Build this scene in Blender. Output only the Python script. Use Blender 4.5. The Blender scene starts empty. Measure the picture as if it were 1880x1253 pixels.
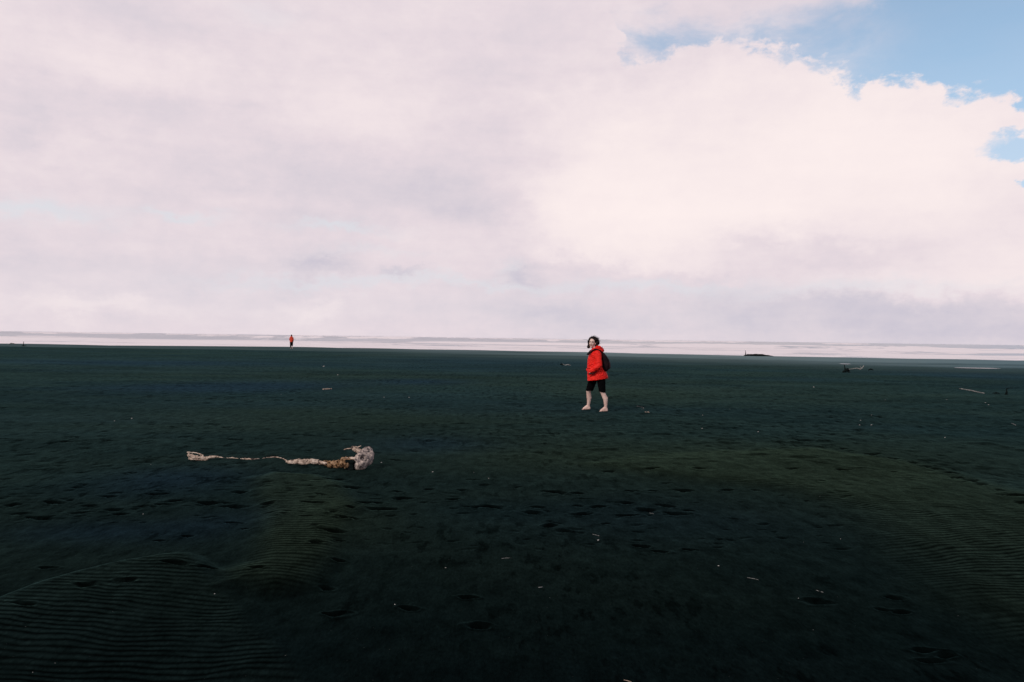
import bpy, bmesh, math, random
import numpy as np
from mathutils import Vector, Matrix, Euler
R = math.radians
rnd = random.Random(7)
SC = bpy.context.scene
COL = SC.collection

# ------------------------------------------------------------------ camera
F_PX, CX, CY, EYE = 1410.0, 940.0, 626.5, 1.6
pitch, roll = R(-0.2235), R(0.79)
Fv = Vector((0, math.cos(pitch), math.sin(pitch)))
R0 = Vector((1, 0, 0)); U0 = R0.cross(Fv)
Rv = R0*math.cos(roll) + U0*math.sin(roll)
Uv = U0*math.cos(roll) - R0*math.sin(roll)
cam = bpy.data.cameras.new("camera"); cam.lens = 27.0; cam.sensor_width = 36.0
cam.clip_start = 0.1; cam.clip_end = 40000
cam_o = bpy.data.objects.new("camera", cam); COL.objects.link(cam_o)
m3 = Matrix((Rv, Uv, -Fv)).transposed()
cam_o.matrix_world = Matrix.Translation((0, 0, EYE)) @ m3.to_4x4()
SC.camera = cam_o

def pdir(px, py):
    return (Fv*F_PX + Rv*(px-CX) + Uv*(CY-py)).normalized()
def azel(px, py):
    d = pdir(px, py)
    return math.degrees(math.atan2(d.x, d.y)), math.degrees(math.asin(d.z))

# ------------------------------------------------------------------ exposure
vs = SC.view_settings
SC.display_settings.display_device = 'sRGB'
vs.view_transform = 'Standard'; vs.look = 'None'; vs.exposure = 0; vs.gamma = 1; vs.use_curve_mapping = False

# ------------------------------------------------------------------ sun
SUN_EL, SUN_AZ = 33.0, -140.0          # degrees above horizon; compass angle from +Y towards +X
sd = Vector((math.sin(R(SUN_AZ))*math.cos(R(SUN_EL)), math.cos(R(SUN_AZ))*math.cos(R(SUN_EL)), math.sin(R(SUN_EL))))
sun = bpy.data.lights.new("sun", 'SUN'); sun.energy = 2.0; sun.angle = R(12); sun.color = (1.0, 0.955, 0.90)
sun_o = bpy.data.objects.new("sun", sun); COL.objects.link(sun_o)
sun_o.rotation_euler = sd.to_track_quat('Z', 'Y').to_euler()
sun_o.location = (-20, -20, 30)

# ------------------------------------------------------------------ node helper
class NB:
    def __init__(s, tree): s.t = tree; s.n = tree.nodes; s.l = tree.links
    def node(s, typ, **kw):
        n = s.n.new(typ)
        for k, v in kw.items(): setattr(n, k, v)
        return n
    def put(s, sock, v):
        if v is None: return
        if isinstance(v, bpy.types.NodeSocket): s.l.new(v, sock)
        else: sock.default_value = v
    def m(s, op, a, b=None, c=None, clamp=False):
        n = s.node('ShaderNodeMath', operation=op, use_clamp=clamp)
        s.put(n.inputs[0], a); s.put(n.inputs[1], b); s.put(n.inputs[2], c)
        return n.outputs[0]
    def v(s, op, a, b=None, c=None):
        n = s.node('ShaderNodeVectorMath', operation=op)
        s.put(n.inputs[0], a); s.put(n.inputs[1], b)
        if c is not None: s.put(n.inputs[2], c)
        return n.outputs['Value'] if op in ('DOT_PRODUCT', 'LENGTH') else n.outputs[0]
    def xyz(s, x, y, z=0.0):
        n = s.node('ShaderNodeCombineXYZ')
        s.put(n.inputs[0], x); s.put(n.inputs[1], y); s.put(n.inputs[2], z)
        return n.outputs[0]
    def sep(s, v):
        n = s.node('ShaderNodeSeparateXYZ'); s.put(n.inputs[0], v); return n.outputs
    def noise(s, vec, scale, detail=4, rough=0.5, dist=0.0, out='Fac'):
        n = s.node('ShaderNodeTexNoise')
        s.put(n.inputs['Vector'], vec); n.inputs['Scale'].default_value = scale
        n.inputs['Detail'].default_value = detail; n.inputs['Roughness'].default_value = rough
        n.inputs['Distortion'].default_value = dist
        return n.outputs[out]
    def ramp(s, fac, stops, interp='LINEAR'):
        n = s.node('ShaderNodeValToRGB'); n.color_ramp.interpolation = interp
        e = n.color_ramp.elements
        while len(e) < len(stops): e.new(0.5)
        for i, (p, c) in enumerate(stops):
            e[i].position = p
            e[i].color = (c, c, c, 1) if not hasattr(c, '__len__') else (*c[:3], 1)
        s.put(n.inputs[0], fac)
        return n.outputs[0]
    def mix(s, f, a, b, mode='MIX'):
        n = s.node('ShaderNodeMix', data_type='RGBA', blend_type=mode)
        s.put(n.inputs[0], f)
        s.put(n.inputs[6], (*a, 1) if isinstance(a, tuple) and len(a) == 3 else a)
        s.put(n.inputs[7], (*b, 1) if isinstance(b, tuple) and len(b) == 3 else b)
        return n.outputs[2]
    def sstep(s, x, a, b, lo=0.0, hi=1.0):
        n = s.node('ShaderNodeMapRange', interpolation_type='SMOOTHSTEP')
        s.put(n.inputs[0], x); n.inputs[1].default_value = a; n.inputs[2].default_value = b
        n.inputs[3].default_value = lo; n.inputs[4].default_value = hi
        return n.outputs[0]
    def attr(s, name):
        return s.node('ShaderNodeAttribute', attribute_name=name).outputs['Fac']

# ------------------------------------------------------------------ sky: Nishita blue behind cloud banks (by compass angle and elevation)
W = bpy.data.worlds.new("World"); SC.world = W; W.use_nodes = True
W.node_tree.nodes.clear(); b = NB(W.node_tree)
dirv = b.v('NORMALIZE', b.node('ShaderNodeTexCoord').outputs['Generated'])
dx, dy, dz = b.sep(dirv)[:3]
az = b.m('MULTIPLY', b.m('ARCTAN2', dx, dy), 180/math.pi)
el = b.m('MULTIPLY', b.m('ARCSINE', dz), 180/math.pi)
# billowing warp of the cloud outlines
stretch = b.v('MULTIPLY', dirv, (1, 1, 2.2))
wn1 = b.v('SUBTRACT', b.noise(stretch, 5.0, 7, 0.55, out='Color'), (0.5, 0.5, 0.5))
wn2 = b.v('SUBTRACT', b.noise(stretch, 22.0, 6, 0.6, out='Color'), (0.5, 0.5, 0.5))
wn3 = b.v('SUBTRACT', b.noise(dirv, 75.0, 5, 0.6, out='Color'), (0.5, 0.5, 0.5))
warp = b.v('ADD', b.v('MULTIPLY', wn1, (7.0, 3.4, 0)), b.v('ADD', b.v('MULTIPLY', wn2, (3.0, 2.4, 0)), b.v('MULTIPLY', wn3, (1.2, 1.1, 0))))
ae0 = b.xyz(az, el, 0.0)
ae = b.v('ADD', ae0, warp)
waz, wel = b.sep(ae)[:2]
def blob(px, py, rx, ry, w, acc, vec=ae):
    a, e = azel(px, py)
    sx, sy = 1/(rx/1410*57.3), 1/(ry/1410*57.3)
    q = b.v('MULTIPLY_ADD', vec, (sx, sy, 0), (-a*sx, -e*sy, 0))
    g = b.m('POWER', 0.36788, b.v('DOT_PRODUCT', q, q))
    return b.m('MULTIPLY_ADD', g, w, acc)
def profile(pts):                   # a curve elevation(azimuth) from points seen in the sky
    t = b.m('MULTIPLY_ADD', waz, 1/90.0, 0.5, clamp=True)
    st = []
    for p in pts:
        a, e = azel(*p); st.append(((a+45)/90, max(0, min(1, e/40))))
    return b.m('MULTIPLY', b.ramp(t, st), 40.0)
top = profile([(800, -900), (1060, -300), (1110, 30), (1150, 115), (1185, 122), (1260, 100), (1350, 92), (1440, 112), (1530, 146), (1580, 168), (1640, 165),
               (1700, 168), (1760, 190), (1850, 184), (1872, 210), (1960, 240), (2300, 120)])
up = profile([(1000, 60), (1130, 35), (1300, 22), (1440, 12), (1570, -2), (1700, -90), (1880, -300), (2300, -500)])
edge_n = b.m('MULTIPLY_ADD', b.noise(b.v('MULTIPLY', dirv, (1, 1, 1.6)), 34.0, 7, 0.66, 0.4), 2.6, -1.3)
above = b.sstep(b.m('ADD', b.m('SUBTRACT', wel, top), edge_n), -0.10, 0.80)
wisp = b.noise(b.v('MULTIPLY', dirv, (1, 1, 2.2)), 11.0, 6, 0.60, 0.3)
wispm = b.sstep(waz, azel(1700, 100)[0], azel(1330, 100)[0])
below_up = b.sstep(b.m('SUBTRACT', up, wel), -1.0, 1.6)
blue = b.m('MULTIPLY', above, below_up)
thin = b.m('MULTIPLY', b.sstep(wisp, 0.30, 0.66, 0.25, 1.0), b.m('MULTIPLY_ADD', wispm, 0.86, 0.05))
blue = b.m('MULTIPLY', blue, b.m('SUBTRACT', 1.0, thin))
notch = blob(1900, 262, 80, 19, 1.1, 0.0); notch = blob(1885, 322, 16, 10, 1.0, notch)
blue = b.m('MAXIMUM', blue, b.sstep(b.m('MULTIPLY_ADD', edge_n, 0.16, notch), 0.34, 0.85, 0.0, 0.85))
T = 0.50
for q in [(1430, 300, 300, 150, .42), (1110, 330, 120, 130, .22), (1180, 400, 210, 70, .36), (1680, 260, 200, 110, .30), (1780, 500, 160, 40, .20),
          (150, 270, 110, 40, .22), (60, 110, 200, 70, .12), (460, 170, 320, 80, .13), (700, 220, 170, 90, .10), (560, 560, 40, 18, .28), (170, 560, 130, 16, .26),
          (560, 130, 500, 200, .05), (25, 240, 40, 40, -.26), (240, 195, 240, 34, -.20), (260, 40, 120, 30, -.14), (520, 320, 420, 60, -.12), (880, 378, 110, 36, -.20), (700, 350, 260, 60, -.10),
          (600, 487, 55, 16, -.30), (740, 507, 34, 7, -.30), (960, 503, 40, 16, -.30), (1400, 445, 110, 26, -.34), (1520, 480, 170, 30, -.34), (1720, 590, 260, 34, -.20),
          (1500, 560, 200, 16, -.1), (100, 480, 300, 30, -.12), (330, 70, 80, 50, -.12), (1060, 570, 130, 20, -.12), (880, 180, 70, 90, -.08)]:
    T = blob(*q, T)
bank = blob(1470, 285, 400, 185, 1.0, 0.0); bank = blob(1150, 400, 170, 85, .8, bank); bank = blob(1760, 420, 230, 130, .7, bank)
T = b.m('ADD', T, b.m('MULTIPLY', b.sstep(bank, 0.34, 0.62), 0.17))
bot = profile([(300, 620), (700, 620), (900, 420), (960, 470), (1100, 472), (1240, 478), (1330, 505), (1480, 540), (1700, 545), (1880, 552), (2300, 560)])
lee = b.sstep(b.m('SUBTRACT', wel, bot), -0.7, 0.5)                       # 0 under the big cloud's base
leem = b.sstep(waz, azel(850, 300)[0], azel(1010, 300)[0])
T = b.m('ADD', T, b.m('MULTIPLY', b.m('MULTIPLY', b.m('SUBTRACT', 1.0, lee), leem), -0.15))
T = b.m('ADD', T, b.m('MULTIPLY', b.m('SUBTRACT', b.noise(b.v('MULTIPLY', dirv, (1, 1, 1.6)), 9.0, 10, 0.60, 0.3), 0.5), 0.62))
T = b.m('ADD', T, b.m('MULTIPLY', b.m('SUBTRACT', b.noise(b.v('MULTIPLY', dirv, (1, 1, 1.3)), 42.0, 8, 0.65), 0.5), 0.28))
T = b.m('ADD', T, b.m('MULTIPLY', b.m('SUBTRACT', b.noise(b.v('MULTIPLY', dirv, (1, 1, 7)), 6.0, 6, 0.55), 0.5), 0.35))
cloud = b.ramp(b.m('MULTIPLY', T, 0.72, clamp=True), [(0.0, (0.58, 0.545, 0.62)), (0.20, (0.70, 0.635, 0.675)), (0.36, (0.785, 0.69, 0.715)), (0.54, (0.87, 0.765, 0.765)), (0.76, (0.935, 0.825, 0.80)), (1.0, (0.985, 0.87, 0.83))])
G = 0.0
for q in [(50, 388, 90, 17, .9), (310, 395, 60, 8, .8), (620, 425, 90, 9, .8), (600, 517, 190, 9, .5), (900, 522, 200, 9, .5), (1210, 517, 170, 10, .6),
          (1560, 532, 200, 11, .45), (940, 490, 26, 12, .4), (690, 470, 90, 8, .3), (480, 20, 60, 20, .25), (300, 520, 300, 60, .14), (1000, 570, 700, 40, .12)]:
    G = blob(*q, G)
G = b.m('MULTIPLY', G, 1.0, clamp=True)
cloud = b.mix(b.m('MULTIPLY', G, 0.8), cloud, (0.71, 0.745, 0.775))
sky = b.node('ShaderNodeTexSky', sky_type='NISHITA'); sky.sun_disc = False
sky.sun_elevation = R(SUN_EL); sky.sun_rotation = R(SUN_AZ); sky.air_density = 1.0; sky.dust_density = 0.6; sky.ozone_density = 1.2
skyc = b.mix(1.0, sky.outputs[0], (0.095*1.05, 0.095*1.25, 0.095*1.2), 'MULTIPLY')
skyc = b.mix(b.sstep(el, 24, 8, 0.0, 0.55), skyc, (0.52, 0.66, 0.80))
veil = b.mix(0.35, skyc, (0.50, 0.68, 0.88))
final = b.mix(blue, cloud, veil)
# added dimming of the unseen sky overhead, keeps the sand dark
ovh = b.sstep(el, 27, 50, 1.0, 0.30)
final = b.mix(1.0, final, b.xyz(ovh, ovh, b.m('MULTIPLY', ovh, 1.03)), 'MULTIPLY')
bg = b.node('ShaderNodeBackground'); b.put(bg.inputs[0], final); bg.inputs[1].default_value = 1.0
b.l.new(bg.outputs[0], b.node('ShaderNodeOutputWorld').inputs[0])

# ------------------------------------------------------------------ materials
def material(name):
    m = bpy.data.materials.new(name); m.use_nodes = True; m.node_tree.nodes.clear()
    q = NB(m.node_tree)
    p = q.node('ShaderNodeBsdfPrincipled'); o = q.node('ShaderNodeOutputMaterial')
    q.l.new(p.outputs[0], o.inputs[0])
    q.pos = q.node('ShaderNodeTexCoord').outputs['Object']
    return m, q, p
def bump(q, p, height, dist, strength=1.0):
    n = q.node('ShaderNodeBump'); n.inputs['Strength'].default_value = strength; n.inputs['Distance'].default_value = dist
    q.put(n.inputs['Height'], height); q.l.new(n.outputs[0], p.inputs['Normal'])
def simple_mat(name, c1, c2, scale, rough=0.8, bump_d=0.0, detail=5, stretch=(1, 1, 1), spec=0.3, bscale=None):
    m, q, p = material(name)
    v = q.v('MULTIPLY', q.pos, stretch)
    f = q.sstep(q.noise(v, scale, detail, 0.6), 0.35, 0.65)
    q.l.new(q.mix(f, c1, c2), p.inputs['Base Color'])
    p.inputs['Roughness'].default_value = rough; p.inputs['Specular IOR Level'].default_value = spec
    if bump_d: bump(q, p, q.noise(v, bscale or scale*2, 6, 0.6), bump_d)
    return m

def make_sand_mat():
    m, q, p = material("black_sand")
    P = q.pos
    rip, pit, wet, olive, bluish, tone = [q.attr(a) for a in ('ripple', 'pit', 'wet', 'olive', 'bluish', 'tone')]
    n_big = q.noise(q.v('MULTIPLY', P, (1, 1.7, 0)), 0.35, 5, 0.6)
    n_fine = q.noise(q.v('MULTIPLY', P, (1, 0.4, 1)), 60.0, 4, 0.7)
    n_mid = q.noise(q.v('MULTIPLY', P, (1, 0.5, 1)), 8.0, 7, 0.70)
    base = q.mix(q.sstep(n_big, 0.35, 0.65), (0.0050, 0.0107, 0.0110), (0.0064, 0.0127, 0.0122))
    base = q.mix(olive, base, (0.0088, 0.0142, 0.0100))
    base = q.mix(bluish, base, (0.0055, 0.0118, 0.0165))
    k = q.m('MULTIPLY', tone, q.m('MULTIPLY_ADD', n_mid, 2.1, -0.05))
    k = q.m('MULTIPLY', k, q.m('MULTIPLY_ADD', n_fine, 1.7, 0.15))
    k = q.m('MULTIPLY', k, q.m('SUBTRACT', 1.0, q.m('MULTIPLY', pit, 0.55)))  # shade inside the footprints painted into the sand colour
    # ripple shading painted into the sand colour, troughs darker
    y = q.sep(P)[1]; x = q.sep(P)[0]
    w1 = q.noise(P, 0.55, 3, 0.5); w2 = q.noise(P, 2.6, 3, 0.5)
    ph = q.m('ADD', q.m('MULTIPLY', y, 1.0), q.m('MULTIPLY', x, -0.035))
    ph = q.m('ADD', ph, q.m('ADD', q.m('MULTIPLY', w1, 0.62), q.m('MULTIPLY', w2, 0.13)))
    s = q.m('SINE', q.m('MULTIPLY', ph, 2*math.pi/0.066))
    s01 = q.m('MULTIPLY_ADD', s, 0.5, 0.5)
    s01 = q.m('POWER', s01, 0.8)
    rr = q.m('MULTIPLY', rip, q.sstep(q.noise(P, 2.3, 4, 0.6), 0.28, 0.55, 0.4, 1.0))
    k = q.m('MULTIPLY', k, q.m('ADD', 1.0, q.m('MULTIPLY', rr, q.m('MULTIPLY_ADD', s01, 1.25, -0.68))))
    sp = q.m('MULTIPLY', q.sstep(q.noise(q.v('MULTIPLY', P, (1.0, 0.32, 1)), 6.5, 5, 0.66), 0.53, 0.62), q.sstep(q.noise(P, 0.30, 3, 0.6), 0.42, 0.56))
    k = q.m('MULTIPLY', k, q.m('SUBTRACT', 1.0, q.m('MULTIPLY', q.m('MULTIPLY', sp, q.m('SUBTRACT', 1.0, rip)), 0.50)))
    grit = q.sstep(q.noise(P, 210.0, 2, 0.5), 0.70, 0.80)
    k = q.m('ADD', k, q.m('MULTIPLY', grit, 0.7))
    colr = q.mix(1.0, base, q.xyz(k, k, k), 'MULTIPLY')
    h = q.m('MULTIPLY', q.m('MULTIPLY', s01, rr), 0.012)
    fade = q.m('SUBTRACT', 1.0, q.m('MULTIPLY', wet, 0.9))
    h = q.m('ADD', h, q.m('MULTIPLY', q.m('MULTIPLY', n_fine, fade), 0.006))
    h = q.m('ADD', h, q.m('MULTIPLY', q.m('MULTIPLY', n_mid, fade), 0.030))
    n = q.node('ShaderNodeBump'); n.inputs['Distance'].default_value = 1.0
    q.put(n.inputs['Height'], h)
    q.n.remove(p)
    df = q.node('ShaderNodeBsdfDiffuse'); df.inputs['Roughness'].default_value = 0.6
    q.put(df.inputs['Color'], q.v('MULTIPLY', colr, (0.26, 0.26, 0.26)))
    gl = q.node('ShaderNodeBsdfGlossy'); gl.distribution = 'GGX'
    q.put(gl.inputs['Color'], q.mix(q.m('MULTIPLY', wet, 0.9), q.v('MULTIPLY', colr, (4.5, 4.75, 4.65)), (0.20, 0.285, 0.295)))
    q.put(gl.inputs['Roughness'], q.m('SUBTRACT', 0.70, q.m('MULTIPLY', wet, 0.40)))
    fr = q.node('ShaderNodeLayerWeight'); fr.inputs['Blend'].default_value = 0.5
    frf = q.m('POWER', fr.outputs['Facing'], 4.6)
    mx = q.node('ShaderNodeMixShader'); q.l.new(frf, mx.inputs[0]); q.l.new(df.outputs[0], mx.inputs[1]); q.l.new(gl.outputs[0], mx.inputs[2])
    for nd in (df, gl): q.l.new(n.outputs[0], nd.inputs['Normal'])
    q.l.new(mx.outputs[0], [x for x in q.n if x.type == 'OUTPUT_MATERIAL'][0].inputs[0])
    return m

def make_sea_mat():
    m, q, p = material("surf_water")
    P = q.pos
    foam = q.attr('foam')
    n1 = q.noise(q.v('MULTIPLY', P, (0.6, 1.0, 0)), 0.09, 8, 0.62)
    n2 = q.noise(q.v('MULTIPLY', P, (0.35, 1, 0)), 0.6, 5, 0.6)
    f = q.m('ADD', foam, q.m('ADD', q.m('MULTIPLY_ADD', n1, 1.1, -0.55), q.m('MULTIPLY_ADD', n2, 0.5, -0.25)))
    f = q.sstep(f, 0.34, 0.56)
    q.l.new(q.mix(f, (0.43, 0.44, 0.495), (0.93, 0.85, 0.87)), p.inputs['Base Color'])
    q.put(p.inputs['Roughness'], q.m('MULTIPLY_ADD', f, 0.45, 0.30))
    p.inputs['Specular IOR Level'].default_value = 0.5
    bump(q, p, q.noise(q.v('MULTIPLY', P, (0.5, 1, 1)), 0.8, 5, 0.6), 0.25, 0.6)
    return m

def make_wood_mat(name, pale, mid, dark, brown_amt, scale=1.0, brown=(0.19, 0.10, 0.045)):
    m, q, p = material(name)
    P = q.pos
    n1 = q.noise(P, 14*scale, 7, 0.65, 0.5)
    n2 = q.noise(q.v('MULTIPLY', P, (1, 1, 3)), 40*scale, 5, 0.6)
    n3 = q.noise(P, 5*scale, 4, 0.5)
    c = q.mix(q.sstep(n1, 0.42, 0.66), mid, pale)
    c = q.mix(q.sstep(n3, 0.62-brown_amt, 0.78-brown_amt), c, brown)
    c = q.mix(q.sstep(n1, 0.47, 0.37), c, dark)
    c = q.mix(q.m('MULTIPLY', q.sstep(n2, 0.52, 0.64), 0.7), c, dark)
    q.l.new(c, p.inputs['Base Color']); p.inputs['Roughness'].default_value = 0.95; p.inputs['Specular IOR Level'].default_value = 0.05
    bump(q, p, q.m('ADD', n1, q.m('MULTIPLY', n2, 0.4)), 0.02/scale)
    return m

M = {}
M['sand'] = make_sand_mat(); M['sea'] = make_sea_mat()
M['bleached'] = make_wood_mat("bleached_wood", (0.66, 0.54, 0.45), (0.42, 0.31, 0.24), (0.07, 0.05, 0.045), 0.0)
M['mottled'] = make_wood_mat("mottled_bark", (0.66, 0.53, 0.45), (0.20, 0.165, 0.16), (0.035, 0.03, 0.03), -0.05, 1.5)
M['rotten'] = make_wood_mat("rotten_root", (0.40, 0.26, 0.16), (0.16, 0.085, 0.04), (0.010, 0.008, 0.007), 0.12, 1.6)
M['greywood'] = make_wood_mat("grey_wood", (0.36, 0.35, 0.33), (0.20, 0.20, 0.19), (0.03, 0.03, 0.03), 0.0)
M['darkwood'] = make_wood_mat("wet_dark_wood", (0.009, 0.013, 0.013), (0.005, 0.008, 0.008), (0.002, 0.003, 0.003), -0.5)
M['shell'] = simple_mat("bleached_shell", (0.50, 0.48, 0.45), (0.30, 0.28, 0.26), 60, 0.6)
M['dullshell'] = simple_mat("dull_shell", (0.16, 0.17, 0.16), (0.09, 0.10, 0.10), 60, 0.7)
M['skin'] = simple_mat("skin", (0.70, 0.50, 0.43), (0.58, 0.37, 0.31), 9, 0.55, 0.0, spec=0.35)
M['hair'] = simple_mat("dark_curly_hair", (0.006, 0.005, 0.005), (0.020, 0.012, 0.010), 50, 0.6, 0.01, spec=0.15)
M['black'] = simple_mat("black_fabric", (0.0015, 0.0015, 0.002), (0.004, 0.0035, 0.004), 30, 0.95, 0.004, spec=0.03)
M['pack'] = simple_mat("dark_nylon", (0.008, 0.006, 0.007), (0.020, 0.009, 0.011), 9, 0.8, 0.02, bscale=14, spec=0.06)
M['packred'] = simple_mat("maroon_nylon", (0.030, 0.007, 0.010), (0.015, 0.005, 0.008), 12, 0.7, 0.01)
M['pocket_shade'] = simple_mat("forearm_shadow_red", (0.05, 0.006, 0.006), (0.015, 0.004, 0.004), 12, 0.9)  # shadow tone, stands in for the shade below the sleeve
M['lip'] = simple_mat("lip", (0.34, 0.11, 0.10), (0.30, 0.09, 0.08), 12, 0.5)
M['eye'] = simple_mat("eye_white", (0.5, 0.47, 0.45), (0.45, 0.42, 0.40), 12, 0.3)
def jacket_mat(name, c1, c2):
    m, q, p = material(name)
    P = q.pos
    n1 = q.noise(q.v('MULTIPLY', P, (1, 1, 1.5)), 5.5, 4, 0.55, 0.8)
    q.l.new(q.mix(q.sstep(n1, 0.35, 0.65), c1, c2), p.inputs['Base Color'])
    p.inputs['Roughness'].default_value = 0.6; p.inputs['Specular IOR Level'].default_value = 0.25
    ridg = q.m('ABSOLUTE', q.m('SUBTRACT', q.noise(q.v('MULTIPLY', P, (1, 1, 1.7)), 7.0, 3, 0.5, 1.2), 0.5))
    bump(q, p, ridg, 0.14, 0.65)
    return m
M['jacket'] = jacket_mat("orange_red_shell_fabric", (0.74, 0.009, 0.006), (0.88, 0.020, 0.009))
M['jacket_far'] = jacket_mat("red_orange_rainwear", (0.58, 0.045, 0.02), (0.66, 0.07, 0.025))
mpud, qp, pp = material("still_water")
pp.inputs['Base Color'].default_value = (0.05, 0.06, 0.06, 1); pp.inputs['Roughness'].default_value = 0.12
bump(qp, pp, qp.noise(qp.pos, 3.0, 3, 0.5), 0.004)
M['puddle'] = mpud

# ------------------------------------------------------------------ object helpers
def obj(name, mesh, mat=None, parent=None):
    o = bpy.data.objects.new(name, mesh); COL.objects.link(o)
    if mat is not None:
        mesh.materials.clear(); mesh.materials.append(mat)
    if parent is not None: o.parent = parent
    return o
def tag(o, label, cat, group=None):
    o['label'] = label; o['category'] = cat
    if group: o['group'] = group
    return o
def empty(name, loc, rz=0.0):
    o = bpy.data.objects.new(name, None); COL.objects.link(o)
    o.location = loc; o.rotation_euler = (0, 0, rz); o.empty_display_size = 0.1
    return o
def grid_mesh(name, X, Y, Z, wrap=False):
    nr, nc = X.shape
    me = bpy.data.meshes.new(name)
    idx = np.arange(nr*nc).reshape(nr, nc)
    if wrap:
        nx = np.roll(idx, -1, axis=1)
        q = np.stack([idx[:-1], idx[1:], nx[1:], nx[:-1]], -1).reshape(-1, 4)
    else:
        q = np.stack([idx[:-1, :-1], idx[1:, :-1], idx[1:, 1:], idx[:-1, 1:]], -1).reshape(-1, 4)
    nf = len(q)
    me.vertices.add(nr*nc); me.loops.add(nf*4); me.polygons.add(nf)
    me.vertices.foreach_set('co', np.stack([X, Y, Z], -1).astype(np.float32).ravel())
    me.loops.foreach_set('vertex_index', q.astype(np.int32).ravel())
    me.polygons.foreach_set('loop_start', np.arange(0, nf*4, 4, dtype=np.int32))
    me.polygons.foreach_set('use_smooth', np.ones(nf, dtype=bool))
    me.update(calc_edges=True); me.validate()
    return me
def add_attr(me, name, arr):
    a = me.attributes.new(name, 'FLOAT', 'POINT'); a.data.foreach_set('value', arr.astype(np.float32).ravel())

# ------------------------------------------------------------------ numpy noise
_rg = np.random.RandomState(11); _T = _rg.rand(256, 256)
def vnoise(x, y, seed=0):
    x = x + seed*17.31; y = y + seed*9.77
    xi = np.floor(x).astype(np.int64); yi = np.floor(y).astype(np.int64)
    fx = x-xi; fy = y-yi; fx = fx*fx*(3-2*fx); fy = fy*fy*(3-2*fy)
    a = _T[xi & 255, yi & 255]; bb = _T[(xi+1) & 255, yi & 255]
    c = _T[xi & 255, (yi+1) & 255]; d = _T[(xi+1) & 255, (yi+1) & 255]
    return (a*(1-fx)+bb*fx)*(1-fy) + (c*(1-fx)+d*fx)*fy
def fbm(x, y, oc=4, seed=0, gain=0.5):
    s = 0; a = 1; t = 0
    for i in range(oc):
        s = s + a*vnoise(x*2**i, y*2**i, seed+i*3); t += a; a *= gain
    return s/t - 0.5
def sm(x, a, b):
    t = np.clip((x-a)/(b-a), 0, 1); return t*t*(3-2*t)

def flat(px, py):                    # point of the level ground seen at that place of the photo
    d = pdir(px, py); t = EYE/max(1e-6, -d.z)
    return (d.x*t, d.y*t)
def inside_dist(x, y, poly):         # signed distance, positive inside
    P = np.array(poly); n = len(P)
    dist = np.full(x.shape, 1e9); ins = np.zeros(x.shape, bool)
    for i in range(n):
        ax, ay = P[i]; bx, by = P[(i+1) % n]
        ex, ey = bx-ax, by-ay
        t = np.clip(((x-ax)*ex + (y-ay)*ey)/(ex*ex+ey*ey+1e-12), 0, 1)
        dist = np.minimum(dist, np.hypot(x-ax-t*ex, y-ay-t*ey))
        cond = ((ay > y) != (by > y)) & (x < (bx-ax)*(y-ay)/((by-ay) if by != ay else 1e-9) + ax)
        ins ^= cond
    return np.where(ins, dist, -dist)

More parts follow.
